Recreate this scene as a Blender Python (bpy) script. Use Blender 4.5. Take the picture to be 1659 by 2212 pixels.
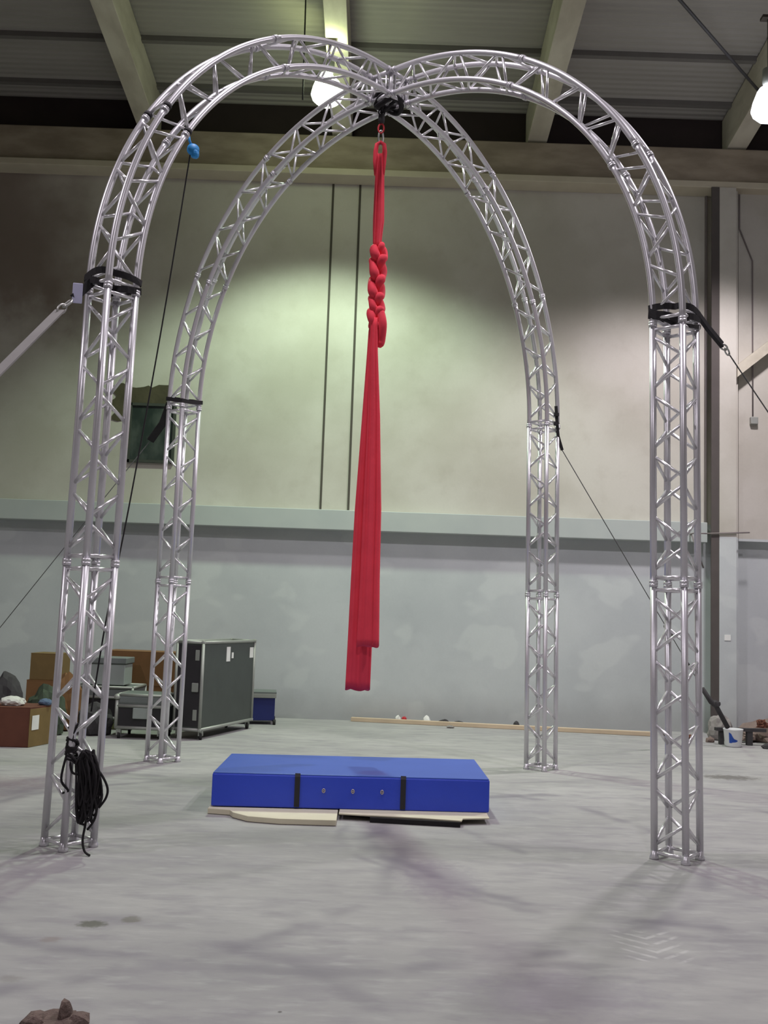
import bpy, bmesh, math, random
from mathutils import Vector, Matrix
from math import sin, cos, pi, radians, sqrt
random.seed(7)
S = bpy.context.scene
for o in list(bpy.data.objects): bpy.data.objects.remove(o)
COL = S.collection

# ------------------------------------------------------------------ camera
F_PX, PITCH, ROLL, CAM_H = 2216.1, .1017, .0342, 1.6902
cp, sp, cr, sr = cos(PITCH), sin(PITCH), cos(ROLL), sin(ROLL)
fw = Vector((0, cp, sp)); up = Vector((0, -sp, cp)); rt = Vector((1, 0, 0))
R_ = rt*cr + up*sr; U_ = up*cr - rt*sr
cam = bpy.data.objects.new('camera', bpy.data.cameras.new('camera')); COL.objects.link(cam)
cam.matrix_world = Matrix(((R_.x, U_.x, -fw.x, 0), (R_.y, U_.y, -fw.y, 0), (R_.z, U_.z, -fw.z, CAM_H), (0, 0, 0, 1)))
cam.data.sensor_fit = 'VERTICAL'; cam.data.sensor_height = 24; cam.data.lens = F_PX/2212*24
cam.data.clip_end = 200
S.camera = cam

# ------------------------------------------------------------------ world, lamps, exposure
w = bpy.data.worlds.new('world'); S.world = w; w.use_nodes = True
w.node_tree.nodes['Background'].inputs[0].default_value = (.6, .62, .7, 1)
w.node_tree.nodes['Background'].inputs[1].default_value = .02
S.view_settings.view_transform = 'Standard'; S.view_settings.look = 'None'
S.view_settings.gamma = 1; S.view_settings.use_curve_mapping = False
S.view_settings.exposure = 0

def spot(name, loc, watts, color, size=138, blend=.5, radius=.22, aim=(0, 0, -1)):
    l = bpy.data.lights.new(name, 'SPOT'); l.energy = watts; l.color = color
    l.spot_size = radians(size); l.spot_blend = blend; l.shadow_soft_size = radius
    o = bpy.data.objects.new(name, l); COL.objects.link(o); o.location = loc
    o.rotation_euler = Vector(aim).to_track_quat('-Z', 'Y').to_euler()
    return o
GREEN = (.78, 1.0, .74); WHITE = (1.0, .93, 1.0)
spot('bay_light', (-1.04, 14.3, 9.04), 1500, GREEN, 128, .45)
spot('bay_light', (5.1, 13.5, 8.62), 1350, (1.0, .93, .97), 142, .45)
spot('bay_light', (-1.0, 7.7, 9.9), 800, WHITE, 140, .5)
spot('bay_light', (5.1, 7.7, 9.9), 800, WHITE, 140, .5)
spot('bay_uplight', (-1.035, 14.3, 9.87), 55, (.86, 1, .45), 130, .6, .05, (0, 0, 1))
spot('bay_light', (-7.5, 5.0, 9.6), 700, WHITE, 140, .5)  # unseen, added as front fill from the left
spot('bay_light', (0.5, -1.5, 10.0), 850, WHITE, 140, .5)  # unseen, added as front fill from behind the camera

# ------------------------------------------------------------------ material helpers
class NT:
    """tiny shader maths helper"""
    def __init__(s, name):
        s.m = bpy.data.materials.new(name); s.m.use_nodes = True
        s.n = s.m.node_tree.nodes; s.l = s.m.node_tree.links
        s.b = s.n['Principled BSDF']
        g = s.n.new('ShaderNodeNewGeometry'); sep = s.n.new('ShaderNodeSeparateXYZ')
        s.l.new(g.outputs['Position'], sep.inputs[0]); s.pos = g.outputs['Position']
        s.x, s.y, s.z = sep.outputs
    def put(s, sock, v):
        if isinstance(v, bpy.types.NodeSocket): s.l.new(v, sock)
        elif isinstance(v, (tuple, list)): sock.default_value = (*v, 1) if len(v) == 3 and sock.type == 'RGBA' else v
        else: sock.default_value = v
    def ma(s, op, a, b=0, c=0, clamp=False):
        q = s.n.new('ShaderNodeMath'); q.operation = op; q.use_clamp = clamp
        for i, v in enumerate((a, b, c)): s.put(q.inputs[i], v)
        return q.outputs[0]
    def add(s, a, b): return s.ma('ADD', a, b)
    def sub(s, a, b): return s.ma('SUBTRACT', a, b)
    def mul(s, a, b): return s.ma('MULTIPLY', a, b)
    def step(s, v, lo, hi):           # smooth 0..1
        q = s.n.new('ShaderNodeMapRange'); q.interpolation_type = 'SMOOTHSTEP'
        s.put(q.inputs[0], v); q.inputs[1].default_value = lo; q.inputs[2].default_value = hi
        return q.outputs[0]
    def noise(s, scale, detail=4, stretch=None, rough=.55):
        q = s.n.new('ShaderNodeTexNoise'); q.inputs['Scale'].default_value = scale
        q.inputs['Detail'].default_value = detail; q.inputs['Roughness'].default_value = rough
        v = s.pos
        if stretch:
            mp = s.n.new('ShaderNodeMapping'); mp.inputs['Scale'].default_value = stretch
            s.l.new(v, mp.inputs[0]); v = mp.outputs[0]
        s.l.new(v, q.inputs['Vector']); return q.outputs['Fac']
    def mix(s, f, a, b, mode='MIX'):
        q = s.n.new('ShaderNodeMix'); q.data_type = 'RGBA'; q.blend_type = mode
        s.put(q.inputs[0], f); s.put(q.inputs[6], a); s.put(q.inputs[7], b)
        return q.outputs[2]
    def dist(s, cx, cy):
        a = s.sub(s.x, cx); b = s.sub(s.y, cy)
        return s.ma('SQRT', s.add(s.mul(a, a), s.mul(b, b)))
    def bump(s, h, strength=.3, d=.02):
        q = s.n.new('ShaderNodeBump'); q.inputs['Strength'].default_value = strength; q.inputs['Distance'].default_value = d
        s.l.new(h, q.inputs['Height']); s.l.new(q.outputs[0], s.b.inputs['Normal'])
    def col(s, c): s.put(s.b.inputs['Base Color'], c)
    def rough(s, r): s.put(s.b.inputs['Roughness'], r)

def mat(name, c, rough=.6, metal=0., var=.12, scale=6, spec=None, bump=0):
    t = NT(name); n = t.noise(scale)
    t.col(t.mix(n, tuple(v*(1-var) for v in c), tuple(min(1, v*(1+var)) for v in c)))
    t.rough(rough); t.b.inputs['Metallic'].default_value = metal
    if spec is not None: t.b.inputs['Specular IOR Level'].default_value = spec
    if bump: t.bump(t.noise(scale*6), bump)
    return t.m

M = {}
M['alu'] = mat('brushed_aluminium', (.70, .685, .72), .36, .60, .05, 9)
M['alu_brace'] = mat('bright_aluminium_brace', (.82, .81, .83), .28, .65, .05, 9)
M['black_web'] = mat('black_webbing', (.018, .016, .018), .85, 0, .3, 20)
M['rope'] = mat('black_rope', (.014, .012, .014), .9, 0, .3, 30)
M['grey_web'] = mat('grey_webbing', (.30, .29, .28), .8)
M['steel'] = mat('galvanised_steel', (.5, .5, .48), .4, .8)
M['wire'] = mat('dull_wire', (.12, .12, .12), .6, .3)
M['cable'] = mat('dark_cable', (.035, .033, .035), .7)
M['tag'] = mat('lilac_tag', (.62, .62, .85), .7)
M['blue_nylon'] = mat('bright_blue_nylon', (.02, .30, .75), .5)
M['red_silk'] = mat('red_silk', (.84, .058, .092), .75, 0, .15, 5, spec=.25, bump=.1)
M['red_nylon'] = mat('red_nylon', (.5, .02, .03), .5)
M['black_vinyl'] = mat('black_strap', (.02, .02, .025), .7)
M['card'] = mat('pale_cardboard', (.72, .67, .51), .85, 0, .12, 4)
M['card_edge'] = mat('cardboard_edge', (.36, .28, .20), .9)
M['foam'] = mat('black_foam', (.018, .016, .018), .95)
M['brass'] = mat('pale_eyelet', (.55, .50, .52), .4, .6)
M['case_panel'] = mat('dark_laminate', (.050, .060, .055), .45, 0, .25, 5)
M['case_black'] = mat('black_laminate', (.020, .018, .022), .5, 0, .3, 5)
M['extrusion'] = mat('case_aluminium_edge', (.36, .37, .345), .5, .4)
M['latch'] = mat('latch_steel', (.34, .36, .33), .5, .5)
M['label_white'] = mat('white_paper_label', (.80, .80, .78), .8)
M['rubber'] = mat('black_rubber', (.02, .02, .02), .7)
M['brown_card'] = mat('brown_cardboard', (.20, .10, .038), .85, 0, .2, 5)
M['red_card'] = mat('reddish_cardboard', (.13, .045, .026), .85, 0, .25, 7)
M['ochre_card'] = mat('ochre_cardboard', (.19, .125, .045), .85, 0, .2, 6)
M['grey_case'] = mat('pale_grey_plastic', (.33, .37, .35), .6)
M['grey_lid'] = mat('mid_grey_plastic', (.17, .19, .185), .6)
M['green_box'] = mat('olive_plastic', (.12, .14, .045), .7)
M['blue_bin'] = mat('deep_blue_plastic', (.012, .02, .14), .5)
M['bucket'] = mat('white_plastic', (.72, .72, .74), .5)
M['bucket_blue'] = mat('blue_print', (.05, .14, .62), .6)
M['timber'] = mat('pale_timber', (.60, .47, .34), .8, 0, .2, 3)
M['rubble'] = mat('rubble', (.20, .15, .13), .95, 0, .4, 8)
M['rubble_grey'] = mat('grey_rubble', (.26, .24, .23), .95, 0, .4, 8)
M['rubble_dark'] = mat('dark_scrap', (.045, .042, .045), .9, 0, .4, 8)
M['rag'] = mat('brown_rag', (.17, .12, .105), .95, 0, .5, 14, bump=.6)
M['leafgreen'] = mat('dark_green_scrap', (.05, .07, .045), .9, 0, .4, 8)
M['blue_dull'] = mat('dull_blue_cloth', (.10, .15, .24), .9, 0, .3, 8)
M['white_cloth'] = mat('white_cloth', (.66, .66, .62), .9)
M['paint_dark'] = mat('dark_brown_panel', (.030, .020, .019), .9, 0, .3, 3)
M['window_frame'] = mat('dark_window_frame', (.045, .05, .042), .8, 0, .3, 9)
M['recess_shade'] = mat('shaded_recess', (.085, .072, .068), .85, 0, .2, 4)  # shade of the recess beside the column, as a dark brown
M['purlin'] = mat('roof_purlin', (.15, .14, .13), .8)
M['conduit'] = mat('conduit', (.20, .17, .17), .7)
M['seam'] = mat('dark_seam', (.07, .06, .05), .9)

# blue mat vinyl
t = NT('blue_vinyl'); n = t.noise(3)
c = t.mix(n, (.026, .066, .62), (.034, .082, .70))
sc = t.add(t.dist(-.02, 9.15), t.mul(t.noise(9), .12))          # scuffed spot worn on the top
c = t.mix(t.mul(t.sub(1, t.step(sc, .14, .24)), .6), c, (.04, .035, .30))
t.col(c); t.rough(.42); t.bump(t.noise(14), .15); M['vinyl'] = t.m
t = NT('light_blue_vinyl'); n = t.noise(3)
c = t.mix(n, (.045, .10, .46), (.06, .125, .53))
t.col(t.mix(t.mul(t.sub(1, t.step(sc_ := t.add(t.dist(-.02, 9.12), t.mul(t.noise(9), .12)), .14, .24)), .75), c, (.045, .05, .36)))
t.rough(.40); t.b.inputs['Specular IOR Level'].default_value = .3; M['vinyl_top'] = t.m

# concrete floor with tyre marks, stains and worn chevrons
t = NT('concrete_floor')
n1 = t.noise(.5, 6, (1, 2.2, 1)); n2 = t.noise(2.4, 6, (1, 2.5, 1)); n3 = t.noise(22, 4); n4 = t.noise(.23, 3)
c = t.mix(t.step(n1, .3, .7), (.335, .325, .330), (.43, .42, .415))
c = t.mix(t.mul(t.step(n2, .42, .70), .6), c, (.275, .26, .285))
c = t.mix(t.mul(t.step(t.noise(4.5, 5, (1, 3, 1)), .50, .75), .5), c, (.50, .50, .485))
c = t.mix(t.mul(t.step(t.noise(1.7, 4, (1, 2.2, 1)), .55, .72), .35), c, (.24, .225, .255))
c = t.mix(t.mul(t.step(n4, .45, .65), .25), c, (.46, .45, .42))
c = t.mix(t.mul(n3, .15), c, (.25, .25, .25))
wob = t.mul(t.sub(t.noise(1.1, 3), .5), .35)
def ring(c, cx, cy, r, wd, amt, colr=(.20, .185, .215)):
    d = t.ma('ABSOLUTE', t.sub(t.add(t.dist(cx, cy), wob), r))
    k = t.mul(t.mul(t.sub(1, t.step(d, 0, wd)), t.step(t.noise(1.3, 3), .38, .6)), amt)
    return t.mix(k, c, colr)
c = ring(c, 2.2, 8.2, 2.2, .13, .75); c = ring(c, 2.5, 8.5, 2.75, .08, .45)
c = ring(c, -.5, 8.0, 2.9, .12, .6); c = ring(c, -3.0, 7.6, 3.2, .14, .55)
c = ring(c, 4.0, 9.5, 3.4, .10, .5); c = ring(c, -2.5, 3.0, 3.0, .12, .4)
def spotmark(c, cx, cy, rx, ry, amt, colr):
    a = t.mul(t.sub(t.x, cx), 1/rx); b = t.mul(t.sub(t.y, cy), 1/ry)
    d = t.add(t.ma('SQRT', t.add(t.mul(a, a), t.mul(b, b))), t.mul(t.sub(t.noise(16, 4), .5), 1.6))
    return t.mix(t.mul(t.sub(1, t.step(d, .45, 1.2)), amt), c, colr)
c = spotmark(c, -1.49, 5.70, .085, .07, .8, (.10, .10, .075)); c = spotmark(c, -1.30, 5.80, .055, .07, .6, (.14, .13, .10))
c = spotmark(c, -1.62, 5.42, .06, .05, .4, (.22, .16, .14)); c = spotmark(c, 4.05, 11.95, .36, .20, .72, (.11, .10, .09))
c = spotmark(c, -.37, 4.57, .012, .015, .8, (.1, .09, .09)); c = spotmark(c, -1.62, 4.85, .07, .05, .4, (.2, .18, .17))
c = spotmark(c, 0.45, 6.9, .30, .55, .35, (.24, .21, .27)); c = spotmark(c, -4.2, 10.0, 1.3, .5, .45, (.28, .23, .23))
c = spotmark(c, 1.45, 8.0, .5, .3, .25, (.27, .25, .28)); c = spotmark(c, .9, 4.9, .5, .3, .3, (.27, .24, .30))
# worn white chevrons
ax = t.ma('ABSOLUTE', t.sub(t.x, 1.50))
v = t.ma('FRACT', t.mul(t.add(t.sub(t.y, t.mul(ax, .9)), .0), 1/.115))
line = t.mul(t.step(v, .0, .15), t.sub(1, t.step(v, .28, .45)))
box = t.mul(t.mul(t.sub(1, t.step(ax, .14, .20)), t.step(t.y, 5.36, 5.42)), t.sub(1, t.step(t.y, 5.85, 5.95)))
c = t.mix(t.mul(t.mul(line, box), t.mul(t.step(t.noise(11, 3), .3, .6), .38)), c, (.72, .71, .70))
t.col(c); t.rough(t.add(.55, t.mul(n2, .25))); t.b.inputs['Specular IOR Level'].default_value = .35
t.bump(t.add(n3, n2), .12, .01); M['floor'] = t.m

# two-tone painted wall
def wallmat(name, split=3.39):
    t = NT(name)
    n1 = t.noise(.6, 5); n2 = t.noise(3, 5); n3 = t.noise(30, 3)
    upc = t.mix(t.step(n1, .35, .65), (.48, .45, .395), (.57, .54, .49))
    upc = t.mix(t.mul(t.step(n2, .5, .8), .25), upc, (.36, .32, .27))
    # dark brown patch, mostly shade put into the colour, high up at the left end
    d = t.mul(t.sub(1, t.step(t.add(t.x, t.mul(t.sub(n1, .5), 3)), -6.2, -3.8)), t.step(t.add(t.z, t.mul(t.sub(n2, .5), 1.4)), 5.7, 7.2))
    upc = t.mix(t.mul(d, .72), upc, (.13, .075, .055))
    lo = t.mix(t.step(n1, .35, .65), (.47, .495, .51), (.54, .565, .575))
    pn = t.step(t.noise(.9, 2, (1, 1, 1.6)), .55, .60)      # paler filler patches
    lo = t.mix(t.mul(pn, .35), lo, (.64, .67, .66))
    lo = t.mix(t.mul(t.step(n2, .55, .8), .2), lo, (.36, .37, .40))
    sm = t.mul(t.sub(1, t.step(t.add(t.z, t.mul(n2, .4)), .2, .8)), .35)       # darker towards the foot
    lo = t.mix(sm, lo, (.26, .24, .24))
    f = t.step(t.z, split-.004, split+.004)
    c = t.mix(f, lo, upc)
    t.col(t.mix(t.mul(n3, .12), c, (.2, .2, .2))); t.rough(.85); t.bump(n2, .15, .02)
    return t
t = wallmat('painted_wall'); M['wall'] = t.m
t = wallmat('painted_column', 3.16); M['colwall'] = t.m
t = NT('ledge_paint'); n = t.noise(2); t.col(t.mix(n, (.38, .41, .41), (.46, .49, .47))); t.rough(.8); M['ledge'] = t.m
t = NT('beam_paint'); n = t.noise(1.5, 5, (1, 1, 3)); t.col(t.mix(t.step(n, .3, .7), (.24, .195, .145), (.36, .30, .23))); t.rough(.85); M['beam'] = t.m
t = NT('flange_paint'); n = t.noise(2, 5); t.col(t.mix(n, (.42, .37, .28), (.60, .54, .43))); t.rough(.85); M['flange'] = t.m
t = NT('rafter_paint'); n = t.noise(2.5, 5, (1, .4, 1)); t.col(t.mix(t.step(n, .3, .7), (.40, .36, .29), (.56, .52, .43))); t.rough(.8); M['rafter'] = t.m
t = NT('roof_sheet'); n = t.noise(1.2, 4, (.25, 2, 1)); t.col(t.mix(n, (.26, .245, .22), (.36, .34, .31))); t.rough(.75); M['roof'] = t.m
t = NT('broken_plaster'); n = t.noise(5, 5); t.col(t.mix(n, (.035, .03, .018), (.10, .085, .05))); t.rough(.95); t.bump(n, .5); M['plaster'] = t.m
t = NT('dirty_window_glass'); n = t.noise(4, 5, (1, 1, .5)); t.col(t.mix(t.step(n, .4, .75), (.022, .034, .030), (.075, .09, .08))); t.rough(.35); M['pane'] = t.m
t = NT('lamp_globe'); t.b.inputs['Emission Color'].default_value = (.82, 1, .62, 1); t.b.inputs['Emission Strength'].default_value = 22; M['globe'] = t.m
t = NT('lamp_globe_white'); t.b.inputs['Emission Color'].default_value = (.88, .90, 1, 1); t.b.inputs['Emission Strength'].default_value = 14; M['globe_white'] = t.m

# ------------------------------------------------------------------ mesh helpers
def frame(d):
    d = d.normalized(); a = Vector((0, 0, 1)) if abs(d.z) < .9 else Vector((1, 0, 0))
    u = d.cross(a).normalized(); return u, d.cross(u).normalized()
def tube(bm, pts, r, seg=10, closed=False, cap=True, mi=0):
    pts = [Vector(p) for p in pts]; n = len(pts); rings = []
    u = None
    for i, p in enumerate(pts):
        if closed: d = pts[(i+1) % n]-pts[i-1]
        else: d = pts[min(i+1, n-1)]-pts[max(i-1, 0)]
        if d.length < 1e-9: d = Vector((0, 0, 1))
        d.normalize()
        if u is None: u, v = frame(d)
        else:
            u = u-d*u.dot(d)
            if u.length < 1e-6: u, v = frame(d)
            u.normalize()
        v = d.cross(u)
        rr = r[i] if isinstance(r, (list, tuple)) else r
        rings.append([bm.verts.new(p+(u*cos(2*pi*k/seg)+v*sin(2*pi*k/seg))*rr) for k in range(seg)])
    for i in range(n if closed else n-1):
        a, b = rings[i], rings[(i+1) % n]
        for k in range(seg):
            f = bm.faces.new((a[k], a[(k+1) % seg], b[(k+1) % seg], b[k])); f.smooth = True; f.material_index = mi
    if cap and not closed:
        for q in (rings[0][::-1], rings[-1]):
            f = bm.faces.new(q); f.material_index = mi
    return bm
def box(bm, lo, hi, rot=0, piv=None, mi=0):
    x0, y0, z0 = lo; x1, y1, z1 = hi
    vs = [Vector(p) for p in ((x0,y0,z0),(x1,y0,z0),(x1,y1,z0),(x0,y1,z0),(x0,y0,z1),(x1,y0,z1),(x1,y1,z1),(x0,y1,z1))]
    if rot:
        pv = Vector(piv) if piv else Vector(((x0+x1)/2, (y0+y1)/2, 0)); m = Matrix.Rotation(rot, 3, 'Z')
        vs = [m @ (v-pv)+pv for v in vs]
    vs = [bm.verts.new(v) for v in vs]
    for f in ((0,3,2,1),(4,5,6,7),(0,1,5,4),(1,2,6,5),(2,3,7,6),(3,0,4,7)):
        q = bm.faces.new([vs[i] for i in f]); q.material_index = mi
    return bm
def hexa(bm, pts, mi=0):
    vs = [bm.verts.new(p) for p in pts]
    for f in ((0,3,2,1),(4,5,6,7),(0,1,5,4),(1,2,6,5),(2,3,7,6),(3,0,4,7)):
        q = bm.faces.new([vs[i] for i in f]); q.material_index = mi
    return bm
def lathe(bm, prof, c, seg=28, mi=0, axis=None):
    c = Vector(c); rings = []
    q = axis.to_track_quat('Z', 'Y') if axis else None
    for r, z in prof:
        row = []
        for k in range(seg):
            v = Vector((r*cos(2*pi*k/seg), r*sin(2*pi*k/seg), z))
            if q: v = q @ v
            row.append(bm.verts.new(c+v))
        rings.append(row)
    for a, b in zip(rings, rings[1:]):
        for k in range(seg):
            f = bm.faces.new((a[k], a[(k+1) % seg], b[(k+1) % seg], b[k])); f.smooth = True; f.material_index = mi
    for q_ in (rings[0][::-1], rings[-1]):
        f = bm.faces.new(q_); f.material_index = mi
    return bm
def blob(bm, c, s, jag=.25, sub=2, seed=0, flat=0):
    rnd = random.Random(seed)
    r = bmesh.ops.create_icosphere(bm, subdivisions=sub, radius=1)
    for v in r['verts']:
        k = 1+rnd.uniform(-jag, jag); v.co = Vector((v.co.x*s[0]*k, v.co.y*s[1]*k, v.co.z*s[2]*k))
        if v.co.z < -s[2]*.6: v.co.z = -s[2]*.6
        v.co += Vector(c)
    return bm
def prism(bm, poly, z0, z1, zf=None):
    lo = [bm.verts.new((x, y, z0)) for x, y in poly]; hi = [bm.verts.new((x, y, z1 if zf is None else zf(x, y))) for x, y in poly]
    bm.faces.new(lo[::-1]); bm.faces.new(hi); n = len(poly)
    for i in range(n): bm.faces.new((lo[i], lo[(i+1) % n], hi[(i+1) % n], hi[i]))
    return bm
B = bmesh.new
def wloc(p):
    v = Vector((0, 0, 0))
    while p: v += p.location; p = p.parent
    return v
def obj(name, bm, m, parent=None, label=None, cat=None, group=None, kind=None, bev=0, subsurf=0, origin=None):
    bmesh.ops.recalc_face_normals(bm, faces=bm.faces)
    me = bpy.data.meshes.new(name)
    if parent is None:
        if origin is None:
            xs = [v.co for v in bm.verts]
            origin = Vector(((min(v.x for v in xs)+max(v.x for v in xs))/2, (min(v.y for v in xs)+max(v.y for v in xs))/2, min(v.z for v in xs)))
        off = Vector(origin)
    else: off = wloc(parent)
    for v in bm.verts: v.co -= off
    bm.to_mesh(me); bm.free()
    for q in (m if isinstance(m, (list, tuple)) else [m]): me.materials.append(M[q])
    o = bpy.data.objects.new(name, me); COL.objects.link(o)
    if parent: o.parent = parent
    else: o.location = off
    if label: o['label'] = label
    if cat: o['category'] = cat
    if group: o['group'] = group
    if kind: o['kind'] = kind
    if bev:
        b = o.modifiers.new('bevel', 'BEVEL'); b.width = bev; b.segments = 2; b.limit_method = 'ANGLE'; b.harden_normals = False
    if subsurf:
        q = o.modifiers.new('subsurf', 'SUBSURF'); q.levels = subsurf; q.render_levels = subsurf
    return o
def thing(name, loc, label, cat, group=None):
    o = bpy.data.objects.new(name, None); COL.objects.link(o); o.location = loc
    o['label'] = label; o['category'] = cat
    if group: o['group'] = group
    return o
def struct(name, bm, m, **k): return obj(name, bm, m, kind='structure', **k)

# ------------------------------------------------------------------ setting
YW = 16.9
struct('floor', box(B(), (-12, -7, -.3), (11, YW+.3, 0)), 'floor')
struct('wall_back', box(B(), (-12, YW, 0), (11, YW+.3, 9.75)), 'wall')
struct('wall_left', box(B(), (-12.3, -7, 0), (-12, YW+.3, 14)), 'wall')
struct('wall_right', box(B(), (11, -7, 0), (11.3, YW+.3, 14)), 'wall')
struct('wall_front', box(B(), (-12, -7.3, 0), (11, -7, 14)), 'wall')
struct('wall_back_upper_panel', box(B(), (-12, YW+.05, 9.75), (11, YW+.35, 10.7)), 'paint_dark')
# corrugated roof sheet sloping down to the back wall
TS = .13
def zr(y, z0=10.40): return z0+(YW-y)*TS
bm = B(); rows = []; y = -7.3; i = 0
while y < YW+.35:
    a = .011*(1 if (i//2) % 2 else -1); z = zr(y)+.02+a
    rows.append((y, z)); i += 1; y += (.03 if i % 2 else .032)
lo = [[bm.verts.new((x, yy, zz)) for x in (-12.3, 11.3)] for yy, zz in rows]
hi = [[bm.verts.new((x, yy, zz+.05)) for x in (-12.3, 11.3)] for yy, zz in rows]
for L in (lo, hi):
    for a, b in zip(L, L[1:]): bm.faces.new((a[0], a[1], b[1], b[0]))
struct('ceiling', bm, 'roof')
# beams under the roof (rafters run towards the camera, spaced 3.3 m)
def slab(x0, x1, ya, yb, h0, h1):      # h measured below the sheet line
    return hexa(B(), [(x0, ya, zr(ya)-h0), (x1, ya, zr(ya)-h0), (x1, yb, zr(yb)-h0), (x0, yb, zr(yb)-h0),
                      (x0, ya, zr(ya)-h1), (x1, ya, zr(ya)-h1), (x1, yb, zr(yb)-h1), (x0, yb, zr(yb)-h1)])
k = 1
for x in (-7.5, -4.22, -.93, 2.38, 5.76, 9.1):
    struct(f'trim_{k}', slab(x-.165, x+.165, -6.9, YW, .66, .02), 'rafter', bev=.01); k += 1
for y in (16.45, 15.3, 12.4, 9.6, 6.8):
    struct(f'trim_{k}', slab(-12, 11, y-.05, y+.03, .07, -.01), 'purlin'); k += 1
# eaves beam with its pale lower flange
struct(f'trim_{k}', box(B(), (-12, YW-.32, 9.13), (11, YW, 9.74)), 'beam', bev=.02); k += 1
struct(f'trim_{k}', box(B(), (-12, YW-.40, 9.02), (11, YW, 9.13)), 'flange', bev=.01); k += 1
# ledge across the wall
struct(f'trim_{k}', box(B(), (-12, YW-.24, 3.07), (5.285, YW, 3.40)), 'ledge', bev=.01); k += 1
# overhanging upper wall to the right of the column
struct(f'trim_{k}', box(B(), (5.82, YW-.16, 3.12), (11, YW, 9.02)), 'colwall'); k += 1
# column with a thin strip at its left, coloured as the recess's shade
struct(f'trim_{k}', box(B(), (5.42, YW-.42, 0), (5.70, YW, 9.02)), 'colwall', bev=.008); k += 1
struct(f'trim_{k}', box(B(), (5.29, YW-.415, 0), (5.42, YW-.385, 9.02)), 'recess_shade'); k += 1
struct(f'trim_{k}', box(B(), (5.30, YW-.05, 3.4), (5.335, YW, 9.02)), 'conduit'); k += 1
struct(f'trim_{k}', box(B(), (5.705, YW-.28, 0), (5.77, YW, 9.02)), 'colwall'); k += 1
# two dark joints running up the wall
for x in (-1.055, -.595):
    struct(f'trim_{k}', box(B(), (x-.018, YW-.012, 3.4), (x+.018, YW, 9.02)), 'seam'); k += 1
# sloping brace right of the column
bm = hexa(B(), [(5.72, YW-.40, 5.80), (9.2, YW-.42, 8.67), (9.2, YW-.17, 8.67), (5.72, YW-.17, 5.80),
                (5.72, YW-.40, 6.0), (9.2, YW-.42, 8.87), (9.2, YW-.17, 8.87), (5.72, YW-.17, 6.0)])
struct(f'trim_{k}', bm, 'rafter'); k += 1
# broken plaster around the dirty window
rnd = random.Random(4); poly = []
bx0, bx1, bz0, bz1 = -4.62, -3.55, 4.75, 5.42
for i in range(44):
    a = 2*pi*i/44; cx, cz = (bx0+bx1)/2, (bz0+bz1)/2
    ca, sa = cos(a), sin(a); q = max(abs(ca), abs(sa)); rr = 1+rnd.uniform(-.20, .10)
    poly.append((cx+ca/q**.8*(bx1-bx0)/2*rr, cz+sa/q**.8*(bz1-bz0)/2*rr))
bm = B(); a = [bm.verts.new((x, YW-.012, z)) for x, z in poly]; b = [bm.verts.new((x, YW+.0, z)) for x, z in poly]
bm.faces.new(a)
for i in range(len(a)): bm.faces.new((a[i], a[(i+1) % 44], b[(i+1) % 44], b[i]))
struct(f'trim_{k}', bm, 'plaster'); k += 1
bm = B(); X0, X1, Z0, Z1 = -4.30, -3.52, 4.10, 5.10; f = .045
for lo_, hi_ in (((X0, YW-.05, Z0), (X1, YW, Z0+f)), ((X0, YW-.05, Z1-f), (X1, YW, Z1)), ((X0, YW-.05, Z0), (X0+f, YW, Z1)),
                 ((X1-f, YW-.05, Z0), (X1, YW, Z1)), ):
    box(bm, lo_, hi_)
win = struct('window_1', bm, 'window_frame')
obj('window_pane', box(B(), (X0+f, YW-.025, Z0+f), (X1-f, YW-.005, Z1-f)), 'pane', win)

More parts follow.
